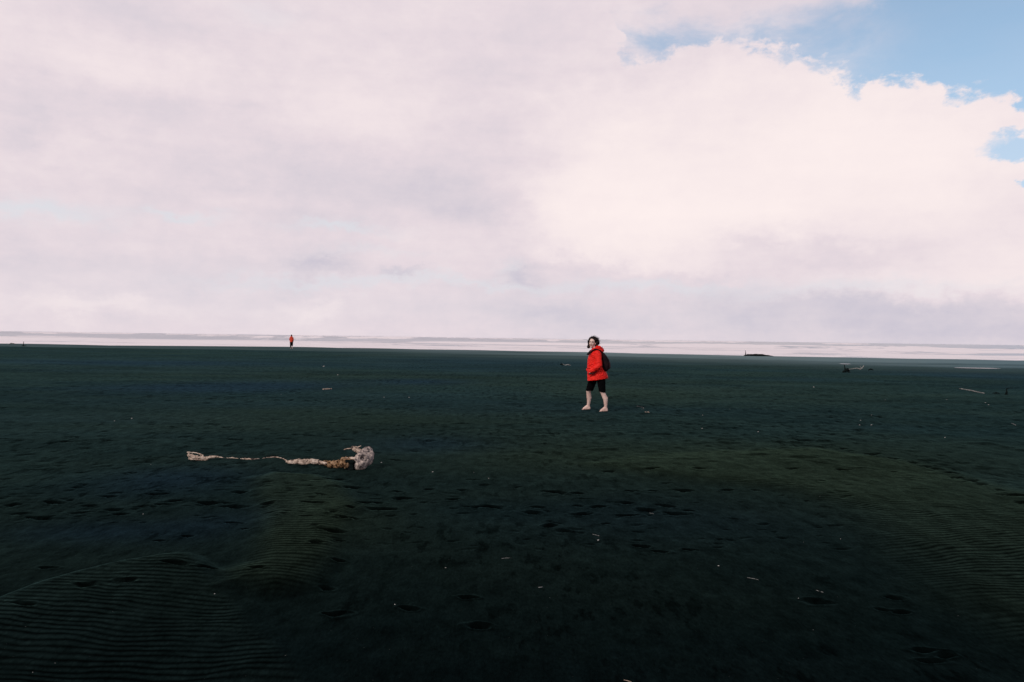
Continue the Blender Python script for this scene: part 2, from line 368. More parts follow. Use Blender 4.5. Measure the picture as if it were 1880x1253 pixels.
POLY_DOME = [flat(*p) for p in [(-500, 1300), (-120, 1150), (0, 1119), (70, 1090), (140, 1068), (230, 1046), (300, 1036), (345, 1032), (375, 1052), (395, 1075), (430, 1100), (465, 1145), (510, 1180), (560, 1240), (640, 1340), (700, 1500), (-500, 1600)]]
POLY_MID = [flat(*p) for p in [(445, 880), (500, 866), (590, 872), (640, 890), (660, 930), (625, 990), (618, 1030), (575, 1080), (500, 1098), (400, 1080), (395, 1055), (450, 1035), (470, 990), (462, 930)]]
POLY_RIGHT = [flat(*p) for p in [(1040, 850), (1160, 838), (1330, 826), (1500, 822), (1700, 850), (1900, 900), (2300, 960), (2500, 1400), (2000, 1290), (1880, 1220), (1760, 1160), (1660, 1100), (1590, 1030), (1545, 975), (1480, 925), (1400, 902), (1290, 893), (1180, 880)]]
PITS = [(155,1096,1.5),(232,1086,1.1),(295,993,1.1),(347,985,1),(85,1043,1.1),(320,1052,1.4),(378,1053,1.3),(50,1133,1.2),(615,980,1.6),(580,1006,1.5),(610,948,.8),(622,1032,1),(625,996,.7),(600,1083,1.4),
 (610,881,1.4),(648,895,1.3),(730,902,1),(848,900,1.1),(899,930,1.9),(878,931,1),(702,935,2.0),(643,936,1),(648,953,1),(631,954,1),(582,931,1),(564,931,1),(495,931,1.3),(671,923,1),(694,923,1.1),(738,915,1.4),(830,917,1.2),(590,916,1.3),(789,899,1),(725,845,1.5),
 (1116,867,1.4),(1197,866,1.2),(1284,866,1.4),(1016,904,1.6),(1062,907,1.2),(1157,903,1),(1195,903,1),(1254,900,1.5),(1335,900,1.3),(1386,901,1),(988,931,1.1),(1062,928,1.1),(1099,930,1.4),(1151,923,1.2),(1187,935,1.8),(1223,928,1.6),(1264,936,1.2),(1070,942,1.7),(1154,945,1.6),(1241,942,2.0),(975,941,1.4),
 (28,926,1.5),(102,922,1.5),(163,928,1.4),(204,936,1.6),(225,944,1.3),(38,941,1.2),(59,949,1.4),(84,950,1.8),(153,941,1.3),(204,911,1.6),(288,907,1.5),(296,926,1.1),(322,920,1.2),(383,923,1.7),(408,923,1.5),(431,930,1.7),(442,904,1.7),(240,868,1.3),(97,814,1.5),(15,807,1.6),(115,812,2),(133,803,1.6),(278,775,1.2),(194,793,1.2),(242,769,.8),
 (1455,803,1.3),(1478,809,1.5),(1522,818,1.6),(1545,825,1.2),(1562,829,1.2),(1603,835,1.6),(1628,843,1.5),(1645,846,1),(1680,853,1.3),(1700,861,1.5),(1715,864,1.1),(1745,872,1.6),(1768,881,1.6),(1785,886,1.3),(1802,893,1.7),(1835,905,1),(1868,916,2),(1880,929,1.6),(1756,881,1.2),
 (1455,866,1.2),(1550,868,1.2),(1640,873,1),(1510,890,.9),(1010,965,1.4),(1040,975,1.2),(1175,1002,1.1),(1207,1012,1.2),(1265,1008,1),(750,1118,1.3),(620,1128,1.2),(605,1128,1),(880,1150,1.3),(860,1098,1.2),(545,798,1.2),(500,770,1.2),(610,776,1.2),(845,778,1.3),(792,798,1.2),(990,748,1.5),(630,768,1),(667,762,1.4),(1130,690,2),(1160,687,2),(835,705,2.4),(880,706,2),(1640,700,2.4),(1615,698,1.6),(1440,702,1.6),(1510,715,1.3),(1625,725,1),(1450,733,1),
 (1110,960,1),(1640,1098,1.3),(1655,1125,1.2),(1620,1120,1),(1690,1195,1.5),(1740,1205,1.6),(1712,1215,1.2),(1500,1105,1.4),(470,1055,1.2),(425,960,1.2),(450,973,1)]
rg = np.random.RandomState(5)
PW = []
for px, py, s in PITS:
    x, y = flat(px, py); r = 0.5+0.5*min(1, y/9)
    PW.append((x, y, 0.068*s*(0.6+0.4*rg.rand())*r*(1+max(0, y-10)*0.05), 0.047*s*(0.5+0.4*rg.rand())*r*(1+max(0, y-10)*0.05), (0.022+0.012*rg.rand())*min(1, 0.45+y/16), rg.rand()*0.9-0.45))
for i in range(820):                 # older trampled marks on the middle beach
    px, py = [(rg.uniform(-40, 620), rg.uniform(775, 960)), (rg.uniform(880, 1900), rg.uniform(705, 800)), (rg.uniform(-40, 1900), rg.uniform(655, 860)), (rg.uniform(560, 1560), rg.uniform(880, 1010))][rg.choice(4, p=[.36, .30, .20, .14])]
    x, y = flat(px, py)
    s = rg.rand()**2
    nf = min(1, y/13)
    PW.append((x, y, (0.03+0.07*s)*nf+0.0022*y, (0.016+0.03*s)*nf+0.0016*y, (0.006+0.014*rg.rand())*nf, rg.rand()*1.2-0.6))

SH = [(-400, 118), (-120, 104), (-66, 98), (-48, 101), (-30, 104.5), (-8, 99), (10, 94), (24, 86.5), (36, 83), (53, 80.5), (120, 79), (400, 84)]
def shore(x): return np.interp(x, [p[0] for p in SH], [p[1] for p in SH])
def near_smooth(v, w): return v

def sand_fields(x, y, want=True):
    r = np.hypot(x, y)
    h = 0.10*fbm(x/11, y/7, 4, 1)*sm(r, 6, 20) + 0.035*fbm(x/3, y/2, 3, 2)
    h = h + 0.22*fbm(x/34, y/15, 3, 9)*sm(r, 25, 55)*(1-sm(y, 70, 84))
    rough = sm(fbm(x/5+3, y/5, 3, 21), -0.12, 0.12)
    far = sm(r, 3, 12)
    h = h + (0.011+0.012*rough)*fbm(x/0.38, y/0.62, 5, 4, 0.6)*(0.6+0.8*far)
    lump = sm(fbm(x/0.33, y/0.26, 3, 31), 0.10, 0.30)*rough*sm(r, 7, 14)*(1-sm(r, 30, 60))
    h = h + 0.020*lump
    wob = 0.10*fbm(x/0.6, y/0.6, 3, 40)
    dd = inside_dist(x, y, POLY_DOME) + wob*0.35
    dm = inside_dist(x, y, POLY_MID) + wob*1.3
    dr = inside_dist(x, y, POLY_RIGHT) + wob*1.8
    dome, mid, right = sm(dd, -0.03, 0.10), sm(dm, -0.08, 0.25), sm(dr, -0.12, 0.7)
    h = h + 0.075*sm(dd, -0.16, 0.03)*(1-0.35*sm(dd, 0.05, 1.2))*(1-0.9*sm(x, -2.35, -1.6)) + 0.05*mid + 0.036*right
    pit = np.zeros_like(h)
    flatx = x.ravel(); flaty = y.ravel(); ph = h.ravel().copy(); pp_ = pit.ravel()
    order = np.argsort(flaty, kind='stable'); ys = flaty[order]
    for (cx, cy, a, bb, dep, ang) in PW:
        a *= 1.12
        R_ = max(a, bb)*2.4
        i0, i1 = np.searchsorted(ys, cy-R_), np.searchsorted(ys, cy+R_)
        ii = order[i0:i1]
        ii = ii[np.abs(flatx[ii]-cx) < R_]
        if len(ii) == 0: continue
        u = flatx[ii]-cx + a*1.1*fbm(flatx[ii]/0.11+cx, flaty[ii]/0.08, 2, 57); v = flaty[ii]-cy + bb*1.3*fbm(flatx[ii]/0.12, flaty[ii]/0.09+cx, 2, 58)
        c_, s_ = math.cos(ang), math.sin(ang)
        q = np.sqrt(((u*c_+v*s_)/a)**2 + ((-u*s_+v*c_)/bb)**2)
        q = q*(1+0.9*fbm(flatx[ii]/0.09, flaty[ii]/0.06, 3, 55))
        g = np.exp(-q**3*1.2)
        ph[ii] += -dep*g + dep*0.16*np.exp(-((q-1.5)/0.4)**2)
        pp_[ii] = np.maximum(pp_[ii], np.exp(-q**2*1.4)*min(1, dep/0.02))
    h = ph.reshape(h.shape); pit = pp_.reshape(h.shape)
    ysx = shore(x) + 1.2*fbm(x/14, x*0+3, 3, 60)
    s = y - ysx
    berm = sm(s, -26, -21)
    h = h*(1-sm(s, -24, -8)) - 0.05*sm(s, -24, -20)*(1-sm(s, -12, 0)) + 0.03*np.exp(-((s+25)/1.3)**2)*sm(-x, -5, 15)
    h = h + 0.012*fbm(x/6, y*0, 3, 71)*sm(s, -8, 0)
    h = h - 0.07*np.clip(s, 0, 60)*(1-np.exp(-np.clip(s, 0, 60)/4))
    if not want: return h
    lf = 1-sm(x, -22, 12)
    wet = (sm(s, -25, -20)*0.42*lf + (sm(s, -50, -4)**1.0)*1.40*(1-lf))
    wet = np.clip(wet*(0.8+1.1*fbm(x/16, y/5, 4, 77)), 0, 1)
    lx = x/np.maximum(y, 1)*1410+940; ly = 1.6*1410/np.maximum(y, 1) + 621 + (lx-940)*0.0138   # only used to lay the sand's colour patches out on the ground
    def patch(cx, cy, rx, ry): 
        X, Y = flat(cx, cy); wx = rx/1410*Y; wy = ry*Y*Y/(1.6*1410)
        return np.exp(-((x-X)/wx)**2 - ((y-Y)/wy)**2)
    olive = 0.7*mid + 0.6*right + 0.2*dome + 0.55*patch(1400, 850, 330, 45) + 0.5*patch(1180, 715, 240, 14) + .5*patch(650, 960, 120, 40) + .5*patch(560, 770, 500, 26) + .5*patch(1000, 830, 260, 30)+.35*patch(700, 690, 500, 8)
    bluish = 0.9*patch(320, 880, 130, 28) + 0.9*patch(500, 706, 150, 9) + 0.9*patch(330, 712, 170, 9) + 0.8*patch(250, 665, 300, 7) + 0.9*patch(770, 701, 90, 5) + 0.6*patch(780, 815, 110, 16) + 0.6*patch(1790, 690, 160, 9) + 0.8*patch(190, 975, 170, 22) + 0.6*patch(400, 960, 90, 30)+.6*patch(900, 665, 300, 10) + .4*patch(1200, 950, 300, 40)
    nb = fbm(x/7, y/3, 4, 91)
    olive = np.clip(olive + 0.9*np.clip(nb, 0, 1), 0, 1)*(1-berm); bluish = np.clip(bluish + 0.8*np.clip(-nb, 0, 1), 0, 1)*(1-0.7*berm)
    ripple = np.clip(dome*1.0 + mid*0.85 + right*1.0*(1-0.3*sm(r, 7, 10)), 0, 1)*(1-sm(r, 10, 15))*(1-pit)
    ripple *= np.clip(0.6+2.2*(fbm(x/1.3, y/0.9, 3, 88)+0.25), 0, 1)
    tone = 1.0 + 0.5*fbm(x/4, y/1.8, 4, 95)
    tone = tone*(0.98+0.27*sm(r, 3, 12)) + 0.75*np.exp(-(np.abs(dd-0.02)/0.035)**2)*sm(-x, 1.85, 2.3)  # paints the crest highlight and the foreground's darkening into the tone
    tone = tone - 0.28*lump + 0.22*mid + 0.22*dome + 0.10*right
    return h, wet, olive, bluish, ripple, pit, tone

# ------------------------------------------------------------------ the ground: one sheet, finer where it is near and in front
azs = np.concatenate([np.linspace(-37, 37, 1150), np.linspace(37, 323, 150)[1:-1]])
rr1 = np.geomspace(0.15, 2.55, 14)[:-1]
rr2 = 1.6*1410/np.linspace(1.6*1410/2.55, 1.6*1410/108, 900)
rr3 = np.geomspace(108, 14000, 60)[1:]
rs = np.concatenate([rr1, rr2, rr3])
A, RR = np.meshgrid(np.radians(azs), rs)
X, Y = RR*np.sin(A), RR*np.cos(A)
H, wet, olive, bluish, ripple, pit, tone = sand_fields(X, Y)
H = np.where(RR > 250, np.where(Y < shore(X), H*0, -4.2), H)
me = grid_mesh("sand_beach", X, Y, H, wrap=True)
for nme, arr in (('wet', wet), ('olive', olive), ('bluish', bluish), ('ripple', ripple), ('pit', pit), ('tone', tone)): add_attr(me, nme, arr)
o = obj("sand_beach", me, M['sand']); o['kind'] = 'structure'
del A, RR, X, Y, H

def hz(x, y): return float(sand_fields(np.array([[x]]), np.array([[y]]), False)[0, 0])
def ground(px, py):                   # where the sight line meets the sand
    d = pdir(px, py); z = 0.0
    for _ in range(6):
        t = (EYE - z)/max(1e-6, -d.z); x, y = d.x*t, d.y*t; z = hz(x, y)*0.7 + z*0.3
    return Vector((x, y, hz(x, y)))

# ------------------------------------------------------------------ sea with rows of breakers
SEA = -0.90
azs = np.concatenate([np.linspace(-88, -37, 40)[:-1], np.linspace(-37, 37, 1000), np.linspace(37, 88, 40)[1:]])
rs = np.concatenate([np.geomspace(72, 1800, 420), np.geomspace(1800, 14000, 50)[1:]])
A, RR = np.meshgrid(np.radians(azs), rs)
X, Y = RR*np.sin(A), RR*np.cos(A)
off = Y - shore(X)
Z = np.full(X.shape, SEA); foam = 0.62*(1-sm(off, 110, 420)) + 0.02
foam += 0.95*fbm(X/38, Y/20, 5, 3, 0.6) + 0.5*fbm(X/150, Y/70, 3, 13)
rw = np.random.RandomState(3)
for k, (yk, hk) in enumerate([(22, .12), (38, .22), (60, .35), (86, .5), (118, .6), (155, .8), (205, 1.0), (265, 1.2), (340, 1.3), (430, 1.5), (540, 1.7), (680, 1.9), (860, 2.1), (1080, 2.3), (1400, 2.4)]):
    yy = yk*(1 + 0.10*fbm(X/160, X*0+k*3.3, 3, k)*2) + X*0.03*(rw.rand()-.5)
    env = sm(fbm(X/(60+yk*0.25), X*0+k*7.7, 3, 20+k), -0.16, 0.22)
    w = 3+yk*0.022
    u = (off-yy)/w
    prof = np.where(u < 0, np.exp(-(u*1.6)**2), np.exp(-(u*0.55)**2))
    Z += hk*env*prof*(1+0.5*fbm(X/7, Y/5, 3, 30+k))
    foam += (0.75 if yk < 300 else 0.62)*sm(env, 0.35, 0.9)*np.where(u < 0, np.exp(-(u*0.9)**2), np.exp(-(u*0.42)**2))*sm(fbm(X/40, X*0+k, 3, 44+k), -.22, 0.10)
Z += 0.18*fbm(X/9, Y/5, 3, 50)*(1-sm(RR, 400, 1500))
me = grid_mesh("sea", X, Y, Z); add_attr(me, 'foam', np.clip(foam, 0, 1.3))
o = obj("sea", me, M['sea']); o['kind'] = 'structure'
del A, RR, X, Y, Z

def pool(px, py, wpx, dpx, seed):
    g = ground(px, py); w = wpx/1410*g.y/2; d = dpx*g.y**2/(1.6*1410)/2
    bm = bmesh.new(); vs_ = []
    for i in range(48):
        a = i/48*2*math.pi; k = 0.75+0.5*(vnoise(np.array([math.cos(a)*1.7+seed]), np.array([math.sin(a)*1.7]), seed)[0])
        vs_.append(bm.verts.new((math.cos(a)*w*k, math.sin(a)*d*k, 0)))
    bm.faces.new(vs_)
    me = bpy.data.meshes.new("puddle"); bm.to_mesh(me); bm.free()
    o = obj("puddle", me, M['puddle']); o.location = (g.x, g.y, max(hz(g.x, g.y), hz(g.x-w*.6, g.y), hz(g.x+w*.6, g.y))+0.02); o['kind'] = 'structure'
pool(1798, 677, 86, 1.1, 1); pool(1552, 669, 18, 0.8, 2)

# ------------------------------------------------------------------ solid builders
def capsule(bm, a, b_, ra, rb, n=14, sy=1.0):
    a = Vector(a); b_ = Vector(b_); d = b_-a; L = d.length or 1e-5
    q = d.to_track_quat('Z', 'Y')
    rings = []
    K = 5
    prof = [(-math.cos(i/K*math.pi/2)*ra, math.sin(i/K*math.pi/2)*ra) for i in range(K+1)] + [(L+math.sin(i/K*math.pi/2)*rb, math.cos(i/K*math.pi/2)*rb) for i in range(K+1)]
    for z, r in prof:
        r = max(r, 1e-4)
        rings.append([bm.verts.new(a + q @ Vector((math.cos(t/n*2*math.pi)*r, math.sin(t/n*2*math.pi)*r*sy, z))) for t in range(n)])
    for i in range(len(rings)-1):
        for t in range(n): bm.faces.new((rings[i][t], rings[i][(t+1) % n], rings[i+1][(t+1) % n], rings[i+1][t]))
    bm.faces.new(rings[0][::-1]); bm.faces.new(rings[-1])
def ellipsoid(bm, c, r, rot=(0, 0, 0), n=16):
    M4 = Matrix.Translation(c) @ Euler(rot).to_matrix().to_4x4() @ Matrix.Diagonal((*r, 1))
    bmesh.ops.create_uvsphere(bm, u_segments=n, v_segments=n//2+2, radius=1, matrix=M4)
def loft(bm, secs, n=24, p=2.3):     # secs: (centre, half width x, half depth y, tilt about y)
    rings = []
    for c, rx, ry, tilt in secs:
        ring = []
        for t in range(n):
            a = t/n*2*math.pi; ca, sa = math.cos(a), math.sin(a)
            x = rx*math.copysign(abs(ca)**(2/p), ca); y = ry*math.copysign(abs(sa)**(2/p), sa)
            ring.append(bm.verts.new((c[0]+x*math.cos(tilt), c[1]+y, c[2]+x*math.sin(tilt))))
        rings.append(ring)
    for i in range(len(rings)-1):
        for t in range(n): bm.faces.new((rings[i][t], rings[i][(t+1) % n], rings[i+1][(t+1) % n], rings[i+1][t]))
    bm.faces.new(rings[0][::-1]); bm.faces.new(rings[-1])
def fuse(name, bm, voxel, smooth=4, wrinkle=0.0, wscale=8.0, seed=0, xf=None):
    """close all pieces into ONE continuous skin"""
    bmesh.ops.recalc_face_normals(bm, faces=bm.faces)
    me = bpy.data.meshes.new(name); bm.to_mesh(me); bm.free()
    t = bpy.data.objects.new("tmp", me); COL.objects.link(t)
    r = t.modifiers.new("r", 'REMESH'); r.mode = 'VOXEL'; r.voxel_size = voxel
    s = t.modifiers.new("s", 'SMOOTH'); s.factor = 0.5; s.iterations = smooth
    dg = bpy.context.evaluated_depsgraph_get(); dg.update()
    out = bpy.data.meshes.new_from_object(t.evaluated_get(dg)); out.name = name
    bpy.data.objects.remove(t); bpy.data.meshes.remove(me)
    n = len(out.vertices)
    if wrinkle and n:
        co = np.empty(n*3, np.float32); out.vertices.foreach_get('co', co); co = co.reshape(-1, 3)
        no = np.empty(n*3, np.float32); out.vertex_normals.foreach_get('vector', no); no = no.reshape(-1, 3)
        w = fbm(co[:, 0]*wscale+co[:, 1]*wscale*.7, co[:, 2]*wscale*1.3+co[:, 1]*wscale*.5, 4, seed+5, 0.6)*2
        out.vertices.foreach_set('co', (co + no*w[:, None]*wrinkle).astype(np.float32).ravel())
    if xf is not None: out.transform(xf)
    out.polygons.foreach_set('use_smooth', np.ones(len(out.polygons), dtype=bool)); out.update()
    return out
def plain(name, bm, smooth=True):
    bmesh.ops.recalc_face_normals(bm, faces=bm.faces)
    me = bpy.data.meshes.new(name); bm.to_mesh(me); bm.free()
    me.polygons.foreach_set('use_smooth', np.full(len(me.polygons), smooth)); me.update()
    return me

# ------------------------------------------------------------------ the walking person near
SKEY = 0.00162
def wj(zx, zy, y=0.0): return Vector(((zx-400)*SKEY, y, (1145-zy)*SKEY))
def build_walker():
    d0 = pdir(1109, 754.3)
    g = ground(1096, 754.0); 
    g.x -= 0.022
    root = empty("person", (g.x, g.y, hz(g.x, g.y)-0.012))
    # --- body
    bm = bmesh.new()
    hipN, hipF = Vector((.105, -.08, .80)), Vector((-.03, .10, .80))
    knN, anN = wj(478, 872, -.08), Vector((.208, -.08, .085))
    knF, anF = Vector((-.155, .17, .425)), Vector((-.150, .23, .095))
    pelvis = Vector((.03, 0, .88)); chest = Vector((-.02, 0, 1.20)); neck = Vector((-.035, 0, 1.385)); head = Vector((-.098, -.01, 1.518))
    for hp, kn, an, calfm in ((hipN, knN, anN, Vector((.192, -.08, .29))), (hipF, knF, anF, Vector((-.140, .21, .285)))):
        capsule(bm, hp, kn, .085, .056)
        capsule(bm, kn, calfm, .050, .055)
        capsule(bm, calfm+Vector((.008, 0, 0)), an, .054, .030)
        heel = an + Vector((.022, 0, -.055)); ball = an + Vector((-.102, -.004, -.070)); 
        capsule(bm, an, heel, .032, .030); capsule(bm, an+Vector((-.02, 0, -.02)), ball, .034, .024, sy=1.3)
        capsule(bm, heel, ball, .028, .026)
        for i in range(5):
            t0 = ball + Vector((.0, -.030+.015*i, -.004)); capsule(bm, t0, t0+Vector((-.038+.006*i, -.002, -.006)), .013-.0010*i, .011-.0008*i, 8)
    capsule(bm, pelvis, chest, .125, .135, sy=1.2); capsule(bm, hipN, hipF, .09, .09)
    capsule(bm, chest, neck, .09, .052); capsule(bm, neck, head+Vector((0, 0, -.05)), .050, .050)
    # head turned back towards the camera
    HR = Euler((0, R(6), R(-28))).to_matrix()        # face direction: local -Y
    def hp_(x, y, z): return head + HR @ Vector((x, y, z))
    def HE(c, r): ellipsoid(bm, hp_(*c), r, (0, R(6), R(-28)))
    HE((0, .012, .025), (.075, .092, .098)); HE((0, -.022, -.028), (.058, .066, .078)); HE((0, -.062, -.086), (.026, .024, .020))
    HE((0, -.090, -.012), (.011, .018, .024)); HE((0, -.102, -.026), (.014, .014, .011)); HE((0, -.078, .032), (.052, .016, .012))
    HE((-.034, -.066, -.024), (.022, .020, .018)); HE((.034, -.066, -.024), (.022, .020, .018))
    HE((-.076, .004, -.005), (.008, .016, .028)); HE((.076, .004, -.005), (.008, .016, .028))
    # arms and hands
    for s, sh, elb, wr in ((-1, Vector((.0, -.165, 1.30)), Vector((.045, -.235, 1.02)), Vector((-.075, -.185, .925))), (1, Vector((-.02, .165, 1.30)), Vector((.0, .24, 1.02)), Vector((-.09, .17, .93)))):
        capsule(bm, chest+Vector((0, s*.08, .09)), sh, .06, .052); capsule(bm, sh, elb, .048, .038); capsule(bm, elb, wr, .036, .024)
        dirh = (wr-elb).normalized(); palm = wr + dirh*.045
        capsule(bm, wr, palm, .022, .026, sy=1.3)
        for i in range(4):
            f0 = palm + dirh*.03 + Vector((0, 0, .024-.016*i)); f1 = f0 + dirh*(.035-.003*abs(i-1.3)); f2 = f1 + (dirh+Vector((0, 0, -.5))).normalized()*.03
            capsule(bm, f0, f1, .0095, .009, 8); capsule(bm, f1, f2, .009, .0075, 8)
        t0 = wr + dirh*.02 + Vector((0, s*.006, .022)); capsule(bm, t0, t0+(dirh+Vector((0, -s*.1, .6))).normalized()*.045, .012, .010, 8)
    body = obj("body", fuse("body", bm, .0085, 4), M['skin'], root)
    # --- face
    for sx in (-1, 1):
        bm = bmesh.new(); ellipsoid(bm, hp_(sx*.030, -.080, .008), (.012, .007, .006), (0, R(6), R(-28)), 12)
        e = obj("eye", plain("eye", bm), M['eye'], root)
        bm = bmesh.new(); ellipsoid(bm, hp_(sx*.030, -.0865, .008), (.006, .003, .0058), (0, R(6), R(-28)), 10)
        i_ = obj("iris", plain("iris", bm), M['hair'], e)
        bm = bmesh.new(); capsule(bm, hp_(sx*.016, -.091, .032), hp_(sx*.046, -.078, .036), .005, .0035, 8)
        obj("eyebrow", plain("eyebrow", bm), M['hair'], root)
    bm = bmesh.new(); capsule(bm, hp_(-.019, -.079, -.056), hp_(0, -.089, -.060), .004, .0075, 8); capsule(bm, hp_(0, -.089, -.060), hp_(.019, -.079, -.056), .0075, .004, 8)
    obj("mouth", fuse("mouth", bm, .003, 1), M['lip'], root)
    # --- hair: dark curls blown by the wind
    r = random.Random(4); bm = bmesh.new()
    ellipsoid(bm, hp_(0, .028, .042), (.088, .092, .092), (0, R(6), R(-28)))
    capsule(bm, hp_(-.062, .035, .03), hp_(-.088, .01, -.095), .036, .038); capsule(bm, hp_(.062, .035, .03), hp_(.085, .03, -.090), .040, .040)
    capsule(bm, hp_(0, .08, .02), hp_(.02, .10, -.10), .055, .05)
    n = 0
    while n < 230:
        v = Vector((r.gauss(0, 1), r.gauss(0, 1), r.gauss(0, 1))).normalized()
        if v.z < -.75 or (v.y < -.45 and v.z < .62 and abs(v.x) < .86): continue
        c = Vector((v.x*.092, .025+v.y*.100, .032+v.z*.100))
        if v.z < 0: c.x *= 1.1
        c.x += .030*max(0, v.x) - .012*max(0, -v.x)
        rad = r.uniform(.010, .021); ellipsoid(bm, hp_(*c), (rad*1.2, rad, rad), (r.random()*3, r.random()*3, 0), 8); n += 1
    hair = obj("hair", fuse("hair", bm, .0055, 1, .004, 40), M['hair'], root)
    bm = bmesh.new()
    for k in range(420):
        v = Vector((r.gauss(.25, 1), r.gauss(.3, .8), r.gauss(.25, .9))).normalized()
        if v.y < -.35 and v.z < .55: continue
        p0 = hp_(v.x*r.uniform(.085, .11), .025+v.y*.10, .032+v.z*.105)
        if v.z < -.3: p0.x += .01
        dv = (HR @ v + Vector((.35, 0, .15))).normalized(); a1 = r.random()*6.28; amp = r.uniform(.008, .018)
        u1 = dv.orthogonal().normalized(); u2 = dv.cross(u1); L = r.uniform(.02, .065)
        prev = None; N = 7; rad = r.uniform(.0018, .0034)
        for i in range(N):
            t = i/(N-1); ph = a1 + t*7.0
            c = p0 + dv*(L*t) + (u1*math.cos(ph)+u2*math.sin(ph))*amp*t + Vector((.01*t*t, 0, -.012*t*t))
            ring = [bm.verts.new(c + (u1*math.cos(j*2.094)+u2*math.sin(j*2.094))*rad*(1-.6*t)) for j in range(3)]
            if prev:
                for j in range(3): bm.faces.new((prev[j], prev[(j+1) % 3], ring[(j+1) % 3], ring[j]))
            prev = ring
    obj("loose_curl", plain("loose_curl", bm), M['hair'], hair)
    # --- black knee-length shorts
    bm = bmesh.new()
    capsule(bm, hipN+Vector((-.02, .01, .03)), knN+Vector((.002, 0, -.03)), .108, .074); capsule(bm, hipF+Vector((0, 0, .03)), knF+Vector((.004, 0, -.03)), .108, .078)
    capsule(bm, hipN+Vector((0, .03, .06)), hipF+Vector((0, -.02, .06)), .105, .105)
    # cut the cuffs flat
    sh = fuse("shorts", bm, .010, 5, .006, 9)
    bmc = bmesh.new(); bmc.from_mesh(sh)
    for (c, nrm) in (((.1, -.08, .435), Vector((.15, 0, 1))), ((-.15, .17, .440), Vector((0, 0, 1)))):
        fs = [f for f in bmc.faces if (f.calc_center_median().x > -.02) == (c[0] > 0) and f.calc_center_median().z < .6]
        geom = fs + list({e for f in fs for e in f.edges}) + list({v for f in fs for v in f.verts})
        bmesh.ops.bisect_plane(bmc, geom=geom, plane_co=c, plane_no=nrm, clear_inner=True)
    sh2 = bpy.data.meshes.new("shorts"); bmc.to_mesh(sh2); bmc.free()
    sh2.polygons.foreach_set('use_smooth', np.ones(len(sh2.polygons), dtype=bool))
    obj("shorts", sh2, M['black'], root)
    # --- orange-red jacket
    bm = bmesh.new()
    hemt = .13
    loft(bm, [((.028, 0, .700), .232, .205, hemt), ((.024, 0, .74), .232, .207, hemt), ((.010, 0, .85), .215, .200, .08), ((-.022, 0, .99), .186, .185, .03), ((-.035, 0, 1.12), .170, .185, 0),
              ((-.030, 0, 1.23), .155, .195, 0), ((-.022, 0, 1.31), .135, .185, -.05), ((-.018, 0, 1.365), .105, .125, -.1), ((-.022, 0, 1.40), .078, .085, -.15)], 28, 2.4)
    for s, shd, elb, wr in ((-1, Vector((-.005, -.170, 1.285)), Vector((.030, -.250, 1.03)), Vector((-.130, -.218, .905))), (1, Vector((-.02, .165, 1.285)), Vector((-.01, .24, 1.03)), Vector((-.155, .20, .91)))):
        capsule(bm, shd, elb, .080, .070); capsule(bm, elb, wr, .070, .060)
        capsule(bm, Vector((-.01, s*.09, 1.31)), shd, .075, .075)
    jk = obj("jacket", fuse("jacket", bm, .0095, 4, .014, 4.5, 3), M['jacket'], root)
    bm = bmesh.new()      # hood bunched behind the neck
    loft(bm, [((.045, 0, 1.325), .100, .120, -.25), ((.055, 0, 1.375), .115, .128, -.25), ((.055, 0, 1.420), .100, .110, -.3), ((.050, 0, 1.445), .070, .08, -.3)], 24, 2.2)
    capsule(bm, (-.055, -.085, 1.385), (.05, -.095, 1.42), .030, .040); capsule(bm, (-.055, .085, 1.385), (.05, .095, 1.42), .030, .040)
    obj("hood", fuse("hood", bm, .009, 3, .010, 12, 9), M['jacket'], jk)
    bm = bmesh.new()      # open dark collar at the throat
    capsule(bm, (-.115, -.045, 1.335), (-.060, -.075, 1.385), .022, .018); capsule(bm, (-.135, -.02, 1.30), (-.115, -.045, 1.345), .016, .02)
    obj("collar", fuse("collar", bm, .007, 2), M['black'], jk)
    bm = bmesh.new()      # dark piece modelled in place of the shadow below the forearm
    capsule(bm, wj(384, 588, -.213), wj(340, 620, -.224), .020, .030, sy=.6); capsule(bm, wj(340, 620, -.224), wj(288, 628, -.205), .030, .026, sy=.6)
    obj("pocket_shade", fuse("pocket_shade", bm, .006, 2), M['pocket_shade'], jk)
    # --- backpack: carried, a thing of its own
    bp = empty("backpack", (g.x+.18, g.y, hz(g.x, g.y)+.87))
    off = Vector((-.20, 0, -.87))
    bm = bmesh.new()
    loft(bm, [(Vector((.185, -.02, .885))+off, .055, .12, -.1), (Vector((.195, -.02, .93))+off, .085, .150, -.2), (Vector((.205, -.02, 1.03))+off, .105, .160, -.1), (Vector((.190, -.02, 1.13))+off, .098, .158, 0),
              (Vector((.165, -.02, 1.22))+off, .070, .140, .1), (Vector((.140, -.02, 1.285))+off, .035, .10, .2)], 22, 2.6)
    pb = obj("main_bag", fuse("main_bag", bm, .009, 3, .008, 11, 2), M['pack'], bp)
    bm = bmesh.new()
    loft(bm, [(Vector((.262, -.03, .93))+off, .040, .10, -.25), (Vector((.285, -.03, .99))+off, .042, .115, -.15), (Vector((.280, -.03, 1.08))+off, .036, .110, .0), (Vector((.255, -.03, 1.14))+off, .022, .09, .1)], 18, 2.5)
    obj("front_pocket", fuse("front_pocket", bm, .008, 2, .005, 12, 4), M['packred'], bp)
